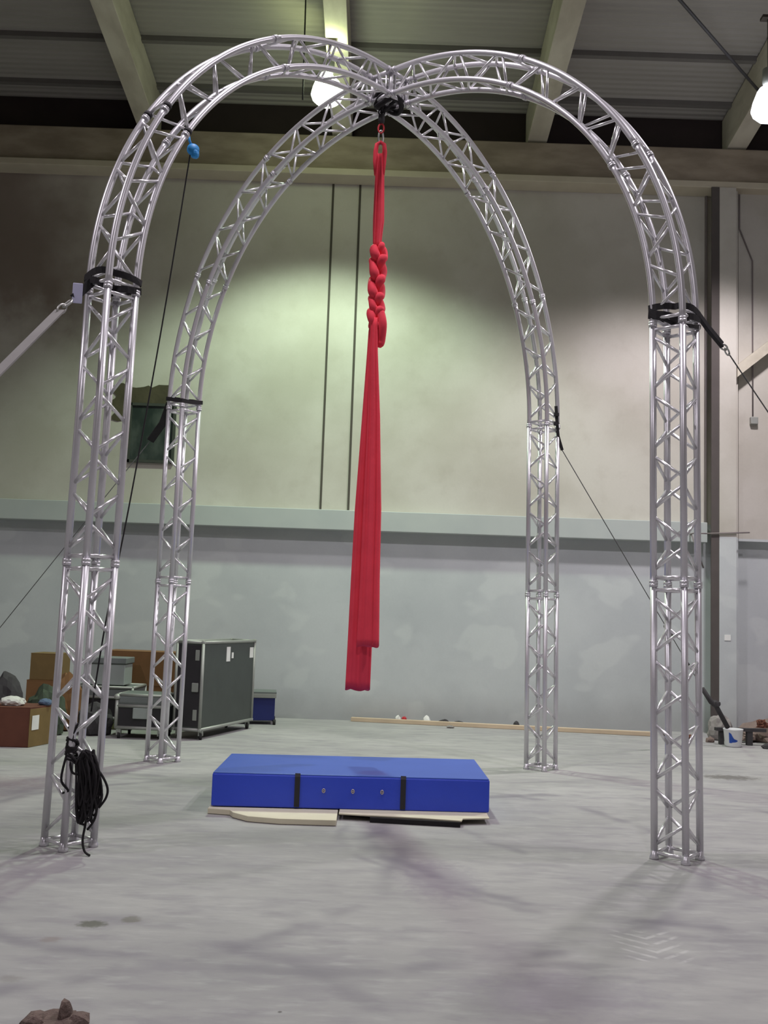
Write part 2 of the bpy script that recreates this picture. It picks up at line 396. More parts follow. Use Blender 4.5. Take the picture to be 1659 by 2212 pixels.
# ------------------------------------------------------------------ truss arch
C0 = Vector((-.0898, 9.7326, 0)); TH = .0745; A = .1212; ZJ = 4.0128; ZT = 6.8904; ZM = 2.0
BASE = {0: (1.9095, 12.0748), 1: (-2.3808, 11.6854), 2: (-2.1498, 7.4690), 3: (2.2285, 7.7112)}
TOP = {0: (1.8635, 12.0551), 1: (-2.3548, 11.7021), 2: (-2.0663, 7.4021), 3: (2.2015, 7.7609)}
CR, BR = .0262, .0125
arch = thing('truss_arch_frame', C0, 'silver aluminium frame of four lattice truss legs and two crossing curved arches on the floor', 'truss frame')
def section(name, cen, n_per, k, par, first=False, cr=CR):
    """cen(t) -> centre, e (outward), n (sideways), for t in 0..1"""
    def pt(t, se, sn):
        c, e, n = cen(t); return c+e*(se*A)+n*(sn*A)
    steps = 2 if name == 'leg_section' else 22
    bm = B()
    g = .03; L = .10 if name == 'leg_section' else .05
    t0, t1 = (.035, .965) if name == 'leg_section' else ((.04, .985) if first else (.015, .985))
    # end rungs
    for te in ((t0-.012, t1+.012) if name == 'leg_section' else ((t0-.012,) if first else ())):
        cs = [pt(te, a, b) for a, b in ((1, 1), (1, -1), (-1, -1), (-1, 1))]
        for i in range(4): tube(bm, (cs[i], cs[(i+1) % 4]), BR*1.15, 8)
    cor = [(1, 1), (1, -1), (-1, -1), (-1, 1)]
    nd = 2*n_per
    for i in range(4):
        a, b = cor[i], cor[(i+1) % 4]
        if a[0]*a[1]*par < 0: a, b = b, a          # a carries the nodes at the ends
        for j in range(nd):
            ta = t0+(t1-t0)*j/nd; tb = t0+(t1-t0)*(j+1)/nd
            d = .12*(tb-ta)
            p, q = (a, b) if j % 2 == 0 else (b, a)
            tube(bm, (pt(ta+d, *p), pt(tb-d, *q)), BR, 8)
    o = obj(name, bm, 'alu_brace', arch)
    for a, b in cor:
        bm = B(); tube(bm, [pt(i/steps, a, b) for i in range(steps+1)], cr, 14)
        for te, dt in ((0, .012), (1, -.012)):
            tube(bm, (pt(te, a, b), pt(te+dt, a, b)), cr*1.25, 14)
        obj('chord', bm, 'alu', o)
    return o, pt
PT = {}
for kk in range(4):
    par = 1 if kk in (1, 3) else -1
    th = TH+pi/4+kk*pi/2
    b = Vector((*BASE[kk], 0)); tp = Vector((*TOP[kk], ZJ))
    E = Vector((cos(th), sin(th), 0)); N = Vector((-sin(th), cos(th), 0))
    def leg(t, b=b, tp=tp, E=E, N=N, s0=0., s1=.5): return b.lerp(tp, s0+(s1-s0)*t), E, N
    section('leg_section', leg, 4, kk, par)
    o, PT[kk] = section('leg_section', lambda t, f=leg: f(t, s0=.5, s1=1.), 4, kk, par)
    e2 = Vector((tp.x-C0.x, tp.y-C0.y, 0)); D = e2.length; e2.normalize(); n2 = Vector((-e2.y, e2.x, 0))
    RH = D-A-.035; RV = ZT-ZJ
    def arc(t, tp=tp, e2=e2, n2=n2, RH=RH, RV=RV, D=D, a0=0., a1=pi/6):
        a = a0+(a1-a0)*t
        c = Vector((C0.x, C0.y, ZJ))+e2*(D-RH+RH*cos(a))+Vector((0, 0, RV*sin(a)))
        return c, (e2*cos(a)+Vector((0, 0, sin(a)))).normalized(), n2
    section('arch_section', arc, 3, kk, par, True)
    o, p2 = section('arch_section', lambda t, f=arc: f(t, a0=pi/6, a1=pi/3), 3, kk, par)
    section('arch_section', lambda t, f=arc: f(t, a0=pi/3, a1=pi/2), 3, kk, par)
    PT[(kk, 'arc')] = p2
    PT[(kk, 'arc0')] = arc
    # base plates
    for s1 in (1, -1):
        for s2 in (1, -1):
            c = b+E*(s1*A)+N*(s2*A); obj('foot', lathe(B(), [(.035, 0), (.035, .02), (.027, .03), (.027, .06)], (c.x, c.y, 0.001), 14), 'alu', arch)
# junction cube
E = Vector((cos(TH+pi/4), sin(TH+pi/4), 0)); N = Vector((-E.y, E.x, 0)); cc = Vector((C0.x, C0.y, ZT))
bm = B(); cor = [(1, 1), (1, -1), (-1, -1), (-1, 1)]
for a, b in cor:
    q = cc+E*(a*A)+N*(b*A)
    tube(bm, (q-Vector((0, 0, A)), q+Vector((0, 0, A))), .024, 14)
    for d in (E*(-a*.06), N*(-b*.06)):
        tube(bm, (q+d-Vector((0, 0, A)), q+d+Vector((0, 0, A))), .011, 8)
for z in (-A, A):
    cs = [cc+E*(a*A)+N*(b*A)+Vector((0, 0, z)) for a, b in cor]
    for i in range(4): tube(bm, (cs[i], cs[(i+1) % 4]), .024, 12)
    for i in (0, 1): tube(bm, (cs[i], cs[i+2]), .012, 8)
for kk in range(4):
    th = TH+pi/4+kk*pi/2; e = Vector((cos(th), sin(th), 0)); n = Vector((-e.y, e.x, 0))
    for s in (1, -1):
        for z in (-A, A):
            p = cc+e*A+n*(s*A)+Vector((0, 0, z)); tube(bm, (p, p+e*.045), .03, 14)
obj('junction_cube', bm, 'alu', arch)
# dark tape round the joints of the near left arch
for a, b in ((1, 1), (1, -1), (-1, 1)):
    p, q = PT[(2, 'arc')](.01, a, b), PT[(2, 'arc')](.035, a, b)
    obj('tape_band', tube(B(), (p, q), .034, 14), 'black_web', arch, label='dark tape wound round the arch joint')

# ------------------------------------------------------------------ slings and guy lines
def ribbon(bm, pts, wv, width, th=.006):
    """flat strap along pts, width along wv"""
    wv = Vector(wv).normalized(); P_ = [Vector(p) for p in pts]; rows = []
    for i, p in enumerate(P_):
        d = (P_[min(i+1, len(P_)-1)]-P_[max(i-1, 0)]).normalized()
        wl = wv-d*wv.dot(d); wl.normalize(); nn = d.cross(wl)*th/2; h = wl*width/2
        rows.append([bm.verts.new(p+h+nn), bm.verts.new(p-h+nn), bm.verts.new(p-h-nn), bm.verts.new(p+h-nn)])
    for a, b in zip(rows, rows[1:]):
        for i in range(4): bm.faces.new((a[i], a[(i+1) % 4], b[(i+1) % 4], b[i]))
    bm.faces.new(rows[0][::-1]); bm.faces.new(rows[-1])
def wrap(bm, kk, z, width=.045, turns=2, drop=.03, seed=1, inside=False):
    rnd = random.Random(seed); c = Vector((*TOP[kk], z)); th = TH+pi/4+kk*pi/2
    e = Vector((cos(th), sin(th), 0)); n = Vector((-e.y, e.x, 0)); a = A+.034
    for t_ in range(turns):
        pts = []
        for i in range(25):
            ph = 2*pi*i/24; ca, sa = cos(ph), sin(ph); q = max(abs(ca), abs(sa))
            q_ = c+e*(a*ca/q**.85)+n*(a*sa/q**.85); dv_ = Vector((q_.x, q_.y, 0))-Vector((c.x, c.y, 0))
            fr_ = max(0, dv_.normalized().dot(Vector((-c.x, -c.y, 0)).normalized())) if inside else 0
            pts.append(c+(q_-c)*(1-.62*fr_**4)+Vector((0, 0, drop*sin(ph+seed+t_*2.1)-.04*t_)))
        ribbon(bm, pts, (0, 0, 1), width)
def shackle(bm, p, d, s=.04):
    d = Vector(d).normalized(); u, v = frame(d)
    tube(bm, [Vector(p)+d*(s*(.6-.9*cos(a)))+u*(s*.6*sin(a)) for a in [2*pi*i/16 for i in range(16)]], s*.17, 8, closed=True)
    q = Vector(p)+d*s*2.0
    tube(bm, [q+d*(s*(-.9*cos(a)))+v*(s*.55*sin(a)) for a in [2*pi*i/16 for i in range(16)]], s*.15, 8, closed=True)

# right-hand near leg
g = thing('guy_line', (*TOP[3], 4.1), 'black sling on the near right leg holding a thin wire running off the right edge', 'guy line')
bm = B(); wrap(bm, 3, 4.12, .05, 2, .025, 3, True); wrap(bm, 3, 4.04, .03, 1, .06, 5, True)
p0 = Vector((2.36, 7.83, 4.19)); p1 = Vector((2.70, 8.15, 3.98))
ribbon(bm, (p0, p0.lerp(p1, .5)-Vector((0, 0, .01)), p1), (0, .3, 1), .055, .03)
obj('sling', bm, 'black_web', g)
bm = B(); d = (p1-p0).normalized(); shackle(bm, p1, d, .045); obj('shackle', bm, 'steel', g)
bm = B(); tube(bm, (p1+d*.12, Vector((6.9, 12.2, .9)), ), .006, 6); obj('wire', bm, 'wire', g)
# left-hand near leg
g = thing('guy_line', (*TOP[2], 4.1), 'grey webbing guy strap with a pale lilac tag, tied to the near left leg', 'guy line')
bm = B(); wrap(bm, 2, 4.10, .05, 2, .045, 1, True); obj('sling', bm, 'black_web', g)
q0 = Vector((-2.20, 7.36, 4.08)); q1 = Vector((-2.36, 7.15, 3.788)); d_ = Vector((-2.584, 6.70, 3.233))-q1; q2 = q1+d_*2.2
bm = B(); ribbon(bm, (q0, q0.lerp(q1, .6)), (0, .2, 1), .06, .02); obj('sling', bm, 'black_web', g)
bm = B(); shackle(bm, q0.lerp(q1, .7), q1-q0, .05); obj('shackle', bm, 'steel', g)
bm = B(); ribbon(bm, (q1, q1.lerp(q2, .5), q2), (1, .2, .5), .085, .012); obj('webbing_strap', bm, 'grey_web', g)
bm = B(); tp_ = q0.lerp(q1, .45); box(bm, (tp_.x-.035, tp_.y-.035, tp_.z-.08), (tp_.x+.035, tp_.y-.025, tp_.z+.07), .2)
obj('tag', bm, 'tag', g, label='pale lilac tag', bev=.008)
# far left leg
g = thing('guy_line', (*TOP[1], 4.1), 'black sling on the far left leg with a drooping dark strap and thin wire', 'guy line')
bm = B(); wrap(bm, 1, 4.10, .045, 1, .04, 2)
r0 = Vector((-2.53, 11.75, 4.08)); r1 = Vector((-2.78, 11.95, 3.66))
ribbon(bm, (r0, r0.lerp(r1, .5)+Vector((.03, 0, -.02)), r1), (1, 0, .3), .085, .03)
obj('sling', bm, 'black_web', g)
bm = B(); tube(bm, (r1, Vector((-6.3, 14.6, .05))), .005, 6); obj('wire', bm, 'wire', g)
# far right leg
g = thing('guy_line', (*TOP[0], 4.1), 'thin wire guy from the far right leg down to a black bar by the column', 'guy line')
s0 = Vector((2.04, 12.05, 3.90)); s1 = Vector((2.10, 12.1, 3.74)); s2 = Vector((4.655, 14.9, .823)); s3 = Vector((5.05, 14.98, .27))
bm = B(); ribbon(bm, (Vector((2.0, 12.0, 4.25)), Vector((2.02, 12.02, 4.05)), s0, s1), (1, 0, 0), .035, .02)
for z in (4.13, 4.02): box(bm, (1.98, 11.98, z), (2.035, 12.03, z+.035))
obj('sling', bm, 'black_web', g)
bm = B(); tube(bm, (s1, s2), .006, 6); obj('wire', bm, 'wire', g)
bm = B(); a_ = s1.lerp(s2, .70); b_ = s1.lerp(s2, .745); tube(bm, (a_, b_), .03, 8); obj('turnbuckle', bm, 'cable', g)
a_ = s1.lerp(s2, .86); b_ = s1.lerp(s2, .89); obj('clamp', tube(B(), (a_, b_), .02, 8), 'cable', g)
bm = B(); tube(bm, (s2, s2.lerp(s3, .35), s2.lerp(s3, .45)+Vector((.03, 0, .01)), s3), [.032, .036, .034, .034], 10)
blob(bm, s2.lerp(s3, .40)+Vector((.05, 0, 0)), (.06, .05, .06), .2, 2, 3)
obj('lever_bar', bm, 'rubble_dark', g, label='thick black bar')

# ------------------------------------------------------------------ rigging under the junction
bm = B(); rnd = random.Random(2)
for j in range(6):
    z = ZT-A+.03-.014*j; ph0 = rnd.uniform(0, 6); rr = .125+rnd.uniform(-.012, .02)
    tube(bm, [cc+Vector((rr*cos(a), rr*sin(a), z-ZT+.035*sin(2*a+ph0))) for a in [2*pi*i/28 for i in range(28)]], .017, 8, closed=True)
for j in range(4):
    a = pi/4*(2*j+1)+TH
    tube(bm, (cc+Vector((.13*cos(a), .13*sin(a), -.10)), cc+Vector((.04*cos(a)-.03, .04*sin(a), -.17)), cc+Vector((-.07, 0, -.22))), .017, 8)
obj('rigging_sling', bm, 'black_web', label='black sling bundled under the centre of the arches, carrying the silk', cat='sling')
sx, sy = -.158, 9.73
g = thing('swivel', (sx, sy, 6.4), 'small swivel and clip joining the black sling to the red silk', 'swivel')
bm = B(); lathe(bm, [(.012, -.05), (.03, -.04), (.034, 0), (.03, .04), (.012, .05)], (sx, sy, 6.60), 16); tube(bm, [(sx+.03*cos(a), sy, 6.67+.035*sin(a)) for a in [2*pi*i/14 for i in range(14)]], .008, 8, closed=True)
obj('swivel_body', bm, 'cable', g)
bm = B(); tube(bm, [(sx+.028*cos(a), sy+.0, 6.50+.048*sin(a)) for a in [2*pi*i/18 for i in range(18)]], .009, 8, closed=True); obj('connector', bm, 'red_nylon', g, label='red connector')
bm = B(); tube(bm, [(sx+.022*cos(a), sy+.004, 6.405+.075*sin(a)) for a in [2*pi*i/20 for i in range(20)]], .010, 8, closed=True); obj('carabiner', bm, 'steel', g)

# ------------------------------------------------------------------ red aerial silk
silk = thing('aerial_silk', (sx, sy, 1.0), 'long red fabric silk hanging from the arch centre, knotted near its top', 'aerial silk')
def cloth(rows, lobes, seed, dy=0, n=56, hemz=0):
    """rows: (z, xl, xr, depth)"""
    bm = B(); rnd = random.Random(seed); ph = [rnd.uniform(0, 6) for _ in range(4)]
    zs = [r[0] for r in rows]; fine = []
    for a, b in zip(rows, rows[1:]):
        m = max(2, int(abs(a[0]-b[0])/.07))
        for i in range(m):
            t_ = i/m; fine.append(tuple(a[j]+(b[j]-a[j])*t_ for j in range(4)))
    fine.append(rows[-1]); R = []
    for (z, xl, xr, dp) in fine:
        cx = (xl+xr)/2; hw = (xr-xl)/2; row = []
        for k in range(n):
            a = 2*pi*k/n
            fold = 1+.22*sin(lobes*a+ph[0]+.25*sin(z*1.3+ph[1]))+.10*sin((lobes*2+1)*a+ph[2]+z*.8)
            x = cx+hw*cos(a)*(1+.05*(fold-1)); yy = sy+dy+dp*sin(a)*fold
            row.append(bm.verts.new((x, yy, z+(.012*sin(3*a+ph[3]) if z == fine[-1][0] else 0))))
        R.append(row)
    for a, b in zip(R, R[1:]):
        for k in range(n):
            f = bm.faces.new((a[k], a[(k+1) % n], b[(k+1) % n], b[k])); f.smooth = True
    bm.faces.new(R[0]); bm.faces.new(R[-1][::-1]); return bm
# loop through the carabiner
bm = B()
tube(bm, [(sx-.030, sy, 6.02), (sx-.044, sy, 6.16), (sx-.046, sy, 6.26), (sx-.036, sy, 6.335), (sx, sy, 6.36), (sx+.036, sy, 6.335), (sx+.044, sy, 6.26), (sx+.036, sy, 6.16), (sx+.026, sy, 6.02)],
     [.024, .026, .024, .020, .018, .020, .024, .026, .024], 14)
obj('top_loop', bm, 'red_silk', silk)
bm = cloth([(6.235, -.196, -.121, .02), (6.15, -.190, -.122, .04), (6.0, -.202, -.110, .045), (5.8, -.205, -.103, .05), (5.55, -.207, -.096, .05), (5.40, -.203, -.110, .045), (5.26, -.196, -.118, .04)], 5, 3)
obj('upper_band', bm, 'red_silk', silk)
# braided knots
def smooth(pts, m=6):
    P_ = [Vector(p) for p in pts]; out = []
    for i in range(len(P_)-1):
        p0, p1, p2, p3 = P_[max(i-1, 0)], P_[i], P_[i+1], P_[min(i+2, len(P_)-1)]
        for j in range(m):
            u = j/m; out.append(.5*((2*p1)+(-p0+p2)*u+(2*p0-5*p1+4*p2-p3)*u*u+(-p0+3*p1-3*p2+p3)*u**3))
    out.append(P_[-1]); return out
def braidx(z): return -.125 + (-.02)*(5.26-z)
ZB0, ZB1 = 5.30, 4.44
for s in range(3):
    bm = B(); pts = []
    for i in range(70):
        t_ = i/69; z = ZB0+(ZB1-ZB0)*t_; a = 2*pi*(t_*1.72+s/3)+.35*sin(9*t_)
        pinch = min(1, .45+t_*8, 1.0)
        pinch = min(pinch, .15+(1-t_)*9)
        pts.append((braidx(z)-.010+(.050+.008*sin(5*t_+s))*sin(a)*pinch, sy-.0+.05*sin(2*a)*pinch, z+.020*sin(3*a)))
    tube(bm, pts, [(.041+.006*sin(i*.55+s*2))*min(1, .35+(69-i)/8, .6+i/10) for i in range(70)], 14)
    obj('braid_strand', bm, 'red_silk', silk)
bm = B(); tube(bm, smooth([(-.10, sy-.03, 4.62), (-.075, sy-.05, 4.50), (-.085, sy+.0, 4.36), (-.098, sy+.01, 4.325), (-.11, sy+.05, 4.40), (-.13, sy+.04, 4.52)]), .042, 14)
obj('hanging_loop', bm, 'red_silk', silk)
back = [(4.62, -.195, -.125, .03), (4.45, -.212, -.120, .035), (4.24, -.219, -.115, .04), (3.6, -.245, -.085, .05), (2.7, -.281, -.075, .055), (2.04, -.293, -.070, .055), (1.4, -.302, -.072, .05), (1.0, -.309, -.075, .045)]
front = [(4.56, -.190, -.120, .03), (4.24, -.195, -.112, .035), (3.6, -.190, -.068, .045), (3.15, -.195, -.047, .05), (2.7, -.200, -.026, .055), (2.04, -.205, -.018, .055), (1.41, -.216, -.003, .05)]
obj('tail', cloth(back, 6, 11, .06), 'red_silk', silk)
obj('tail', cloth(front, 6, 23, -.05), 'red_silk', silk)

# ------------------------------------------------------------------ crash mat on its boards
ZM0, ZM1 = .055, .335; ang = math.atan2(.12, 2.36)
mt = thing('crash_mat', (-.2, 9.4, ZM0), 'thick blue vinyl crash mat with two black straps under the silk', 'crash mat')
fl, fr, br_, bl_ = (-1.375, 8.86), (.985, 8.975), (.97, 10.22), (-1.39, 10.05)
def quadbox(bm, c, z0, z1): return hexa(bm, [(*c[0], z0), (*c[1], z0), (*c[2], z0), (*c[3], z0), (*c[0], z1), (*c[1], z1), (*c[2], z1), (*c[3], z1)])
obj('mat_body', quadbox(B(), (fl, fr, br_, bl_), ZM0, ZM1-.008), 'vinyl', mt, bev=.012)
obj('top_sheet', quadbox(B(), [(x+dx, y+dy) for (x, y), (dx, dy) in zip((fl, fr, br_, bl_), ((.006, .006), (-.006, .006), (-.006, -.006), (.006, -.006)))], ZM1-.012, ZM1), 'vinyl_top', mt, bev=.004, label='lighter blue top sheet')
def along(f, z, out=.0): return Vector((fl[0]+(fr[0]-fl[0])*f, fl[1]+(fr[1]-fl[1])*f-out, z))
for f in (.305, .686):
    bm = B(); ribbon(bm, (along(f, ZM0+.01, .006), along(f, ZM1-.02, .006), along(f, ZM1+.006, -.01), ), (1, .05, 0), .045, .008)
    obj('strap', bm, 'black_vinyl', mt)
for f in (.40, .505, .61):
    p = along(f, .205, .004); bm = B(); tube(bm, [p+Vector((.012*cos(a), 0, .016*sin(a))) for a in [2*pi*i/14 for i in range(14)]], .0045, 6, closed=True)
    lathe(bm, [(.006, 0), (.006, .004)], p, 10, axis=Vector((0, -1, 0)))
    obj('eyelet', bm, 'brass', mt)
# sheets on the floor underneath
bm = prism(B(), [(-1.39, 8.80), (-1.20, 8.76), (-1.16, 8.66), (-1.02, 8.52), (-.76, 8.46), (-.30, 8.47), (-.31, 9.9), (-1.37, 9.9)], .004, .048)
obj('cardboard_sheet', bm, 'card', label='pale torn cardboard sheet under the left half of the blue mat', cat='cardboard sheet', bev=.004)
bm = prism(B(), [(-.29, 8.74), (0, 8.70), (.40, 8.66), (.72, 8.60), (.74, 8.70), (.965, 8.76), (.96, 9.9), (-.29, 9.9)], .0415, .054)
obj('cardboard_sheet', bm, 'card', label='pale thin cardboard sheet under the right half of the blue mat', cat='cardboard sheet', bev=.003)
bm = prism(B(), [(-.03, 8.665), (.71, 8.585), (.71, 9.3), (-.03, 9.3)], .002, .0405)
obj('foam_pad', bm, 'foam', label='black foam pad sticking out beneath the right cardboard sheet', cat='foam pad')

# ------------------------------------------------------------------ blue clip and long rope on the near left arch
g = thing('pulley', (-1.66, 8.0, 5.35), 'bright blue pulley hanging from the near left arch', 'pulley')
bm = B(); lathe(bm, [(.001, -.026), (.035, -.024), (.05, -.01), (.05, .01), (.035, .024), (.001, .026)], (-1.655, 8.02, 5.42), 18, axis=Vector((.3, -1, .1))); blob(bm, (-1.638, 8.02, 5.38), (.035, .03, .05), .05, 2, 1)
obj('pulley_body', bm, 'blue_nylon', g)
bm = B(); tube(bm, (( -1.70, 8.02, 5.56), (-1.69, 8.02, 5.50), (-1.665, 8.02, 5.44)), .010, 8); obj('loop', bm, 'blue_nylon', g)
g0 = Vector((-1.68, 8.04, 5.40))
bm = B(); tube(bm, smooth([g0, (-1.80, 7.9, 3.9), (-1.93, 7.7, 2.4), (-1.99, 7.50, 1.6), (-2.03, 7.40, .95)]), .006, 6)
obj('hanging_rope', bm, 'rope', label='thin dark rope dropping from the blue pulley down the near left leg', cat='rope')
# rope bundle at the leg
rb = thing('rope_bundle', (-2.0, 7.3, 0), 'tangled bundle of black rope tied to the near left leg', 'rope bundle')
bm = B(); rnd = random.Random(5)
knot = Vector((-2.12, 7.30, .70))
for j in range(9):
    ph = rnd.uniform(0, 6); tl = rnd.uniform(-.5, .5)
    tube(bm, [knot+Vector((.035*cos(a)+rnd.uniform(-.006, .006), .035*sin(a), .016*(j-4)+tl*.05*cos(a+ph))) for a in [2*pi*i/14 for i in range(14)]], .010, 6, closed=True)
obj('knot', bm, 'rope', rb)
bm = B()
for j in range(34):
    x0 = rnd.uniform(-2.05, -1.965); y0 = 7.28+rnd.uniform(-.05, .05); top = rnd.uniform(.62, .70); bot = rnd.uniform(.20, .36)
    x1 = rnd.uniform(-2.03, -1.925); wd = rnd.uniform(.012, .035); yy = rnd.uniform(-.03, .03)
    pts = [(x0-wd, y0, top-.05), (x0, y0+yy, top), (x0+wd, y0, top-.04), (x0+.035+wd, y0-yy, (top+bot)/2+.06), (x1+wd, y0, bot+.08), (x1, y0-yy, bot), (x1-wd, y0, bot+.09), (x0+.01-wd, y0, (top+bot)/2+.08), (x0-wd, y0, top-.05)]
    tube(bm, smooth(pts, 5), .0075, 6)
obj('coil', bm, 'rope', rb)
bm = B()
for pts in ([(-1.97, 7.28, .60), (-1.90, 7.27, .54), (-1.850, 7.27, .45), (-1.855, 7.27, .38), (-1.90, 7.27, .31)],
            [(-2.0, 7.28, .35), (-1.985, 7.27, .22), (-1.99, 7.24, .10), (-1.965, 7.21, .03), (-1.92, 7.18, .009)],
            [(-1.95, 7.27, .42), (-1.915, 7.27, .30), (-1.93, 7.26, .22), (-1.97, 7.27, .16)],
            [(-2.13, 7.28, .68), (-2.10, 7.26, .55), (-2.03, 7.26, .52), (-2.06, 7.27, .42), (-2.0, 7.28, .33), (-2.04, 7.27, .22), (-1.98, 7.27, .19)],
            [(-2.14, 7.28, .70), (-2.17, 7.26, .50), (-2.12, 7.27, .42), (-2.16, 7.28, .40)],
            [(-2.15, 7.29, .85), (-2.11, 7.27, .80), (-2.12, 7.27, .68), (-2.07, 7.27, .60), (-2.0, 7.27, .68)],
            [(-2.08, 7.27, .88), (-2.12, 7.27, .78), (-2.15, 7.27, .70), (-2.07, 7.26, .62), (-2.02, 7.27, .55)]):
    tube(bm, smooth(pts, 6), .0085, 6)
obj('loose_end', bm, 'rope', rb)

# ------------------------------------------------------------------ high bay lamps
def lamp(x, y, z, globe, label):
    g = thing('bay_lamp', (x, y, z), label, 'lamp', )
    zb = zr(y)-.66
    bm = B(); tube(bm, ((x, y, zb), (x, y, z+.42)), .018, 10); box(bm, (x-.10, y-.06, zb-.04), (x+.10, y+.06, zb)); obj('rod', bm, 'seam', g)
    bm = B(); lathe(bm, [(.05, .56), (.085, .54), (.09, .36), (.07, .28)], (x, y, z), 24); obj('ballast_housing', bm, 'extrusion', g)
    bm = B(); lathe(bm, [(.07, .28), (.11, .24), (.20, .10), (.245, .0), (.235, -.07), (.17, -.16), (.08, -.21), (.01, -.22)], (x, y, z), 36, axis=Vector((-.22, .0, 1)))
    obj('globe', bm, globe, g)
lamp(-1.035, 14.3, 9.29, 'globe', 'glowing greenish high bay lamp hanging under the roof near the arch centre')
lamp(5.12, 13.5, 8.87, 'globe_white', 'bluish white high bay lamp at the right edge of the photo')
# cables
bm = B(); pA = Vector((1.83, 10.0, 9.36)); pB = Vector((5.17, 14.6, 9.95)); dd = pB-pA
tube(bm, (pA-dd*.35, pA, pB, pB+dd*.3), .022, 8)
obj('overhead_cable', bm, 'cable', label='thick dark cable slung diagonally under the roof at the upper right', cat='cable')
bm = B(); tube(bm, ((-1.386, 14.0, 10.72), (-1.364, 14.0, 9.0)), .012, 6)
obj('ceiling_cable', bm, 'cable', label='thin dark cord hanging from the roof left of the glowing lamp', cat='cord')
cd = thing('wall_conduit', (6.12, YW-.2, 5.2), 'thin cable running down the wall to a small box right of the column', 'cable')
bm = B(); tube(bm, ((5.83, YW-.19, 9.0), (5.83, YW-.19, 8.4), (6.05, YW-.18, 7.85), (6.05, YW-.18, 5.2)), .012, 6); obj('conduit_line', bm, 'conduit', cd)
bm = B(); box(bm, (6.0, YW-.24, 5.06), (6.12, YW-.16, 5.18)); obj('junction_box', bm, 'extrusion', cd, bev=.01)
obj('white_note', box(B(), (5.50, YW-.428, 1.50), (5.60, YW-.421, 1.59)), 'label_white', label='small white paper stuck low on the column', cat='paper')
bk = B(); tube(bk, ((5.20, YW-.44, 3.20), (5.9, YW-.44, 3.24)), .012, 6); tube(bk, ((5.0, YW-.20, 3.2), (5.0, YW-.44, 3.20), (5.22, YW-.44, 3.20)), .012, 6)
tube(bk, ((5.0, YW-.30, 3.20), (5.20, YW-.30, 2.65)), .012, 6)
obj('wall_bracket', bk, 'conduit', label='thin dark metal bracket where the ledge meets the column', cat='bracket')

# ------------------------------------------------------------------ tall flight case
fc = thing('flight_case', (-2.2, 14.4, 0), 'tall dark flight case on castors with aluminium edges and white labels', 'flight case')
def fcbox(g, c, z0, z1, panel, front_panel, e=.022, name='case_body'):
    """c: 4 ground corners anticlockwise from the near one"""
    o = obj(name, quadbox(B(), c, z0, z1), panel, g)
    bm = B()
    for i in range(4):
        a, b = Vector((*c[i], 0)), Vector((*c[(i+1) % 4], 0))
        tube(bm, (a+Vector((0, 0, z0)), a+Vector((0, 0, z1))), e, 8)
        for z in (z0, z1): tube(bm, (a+Vector((0, 0, z)), b+Vector((0, 0, z))), e, 8)
    for p in c:
        for z in (z0, z1): blob(bm, (*p, z), (e*1.5,)*3, 0, 1, 0)
    obj('edge_trim', bm, 'extrusion', g, label='aluminium edge')
    return o
def casters(g, c, zt, r=.05):
    cx = sum(p[0] for p in c)/4; cy = sum(p[1] for p in c)/4
    for p in c:
        x, y = cx+(p[0]-cx)*.88, cy+(p[1]-cy)*.92; bm = B()
        lathe(bm, [(r, -.018), (r, .018)], (x, y, r+.001), 18, axis=Vector((1, .3, 0)), mi=0)
        box(bm, (x-.03, y-.03, r), (x+.03, y+.03, zt), mi=1)
        obj('castor', bm, ('rubber', 'latch'), g)
# near vertical edge, far right, far left, near left
cA, cB = Vector((-2.32, 13.66)), Vector((-1.84, 15.25)); dv = (cB-cA); lat = Vector((-.36, .11))
FC = [tuple(cA), tuple(cB), tuple(cB+lat), tuple(cA+lat)]
fcbox(fc, FC, .13, 1.27, 'case_panel', 'case_black')
casters(fc, FC, .13)
nrm = Vector((dv.y, -dv.x)).normalized()
def side(g, name, f0, f1, z0, z1, m, out=.006, **k):
    a = cA+dv*f0; b = cA+dv*f1; o_ = nrm*out
    return obj(name, hexa(B(), [(a.x, a.y, z0), (b.x, b.y, z0), (b.x+o_.x, b.y+o_.y, z0), (a.x+o_.x, a.y+o_.y, z0), (a.x, a.y, z1), (b.x, b.y, z1), (b.x+o_.x, b.y+o_.y, z1), (a.x+o_.x, a.y+o_.y, z1)]), m, g, **k)
side(fc, 'paper_label', .43, .50, 1.0, 1.20, 'label_white', label='white paper label'); side(fc, 'paper_label', .53, .565, 1.04, 1.12, 'label_white', label='white paper label')
side(fc, 'paper_label', .90, .975, 1.03, 1.18, 'label_white', label='white paper label')
# dark near face with latches
a, b = Vector(FC[0]), Vector(FC[3]); nl = Vector((-(b-a).y, (b-a).x)).normalized()
if nl.y > 0: nl = -nl
def nearface(name, f0, f1, z0, z1, m, out=.008, bev=0, **k):
    p, q = a+(b-a)*f0, a+(b-a)*f1; o_ = nl*out
    return obj(name, hexa(B(), [(p.x, p.y, z0), (q.x, q.y, z0), (q.x+o_.x, q.y+o_.y, z0), (p.x+o_.x, p.y+o_.y, z0), (p.x, p.y, z1), (q.x, q.y, z1), (q.x+o_.x, q.y+o_.y, z1), (p.x+o_.x, p.y+o_.y, z1)]), m, fc, bev=bev, **k)
nearface('door_panel', .05, .95, .17, 1.23, 'case_black', .006, label='black end panel')
for z in (1.10, .32): nearface('latch', .12, .28, z-.07, z+.07, 'latch', .016, .006)
nearface('handle', .10, .35, .62, .74, 'latch', .03, .01)

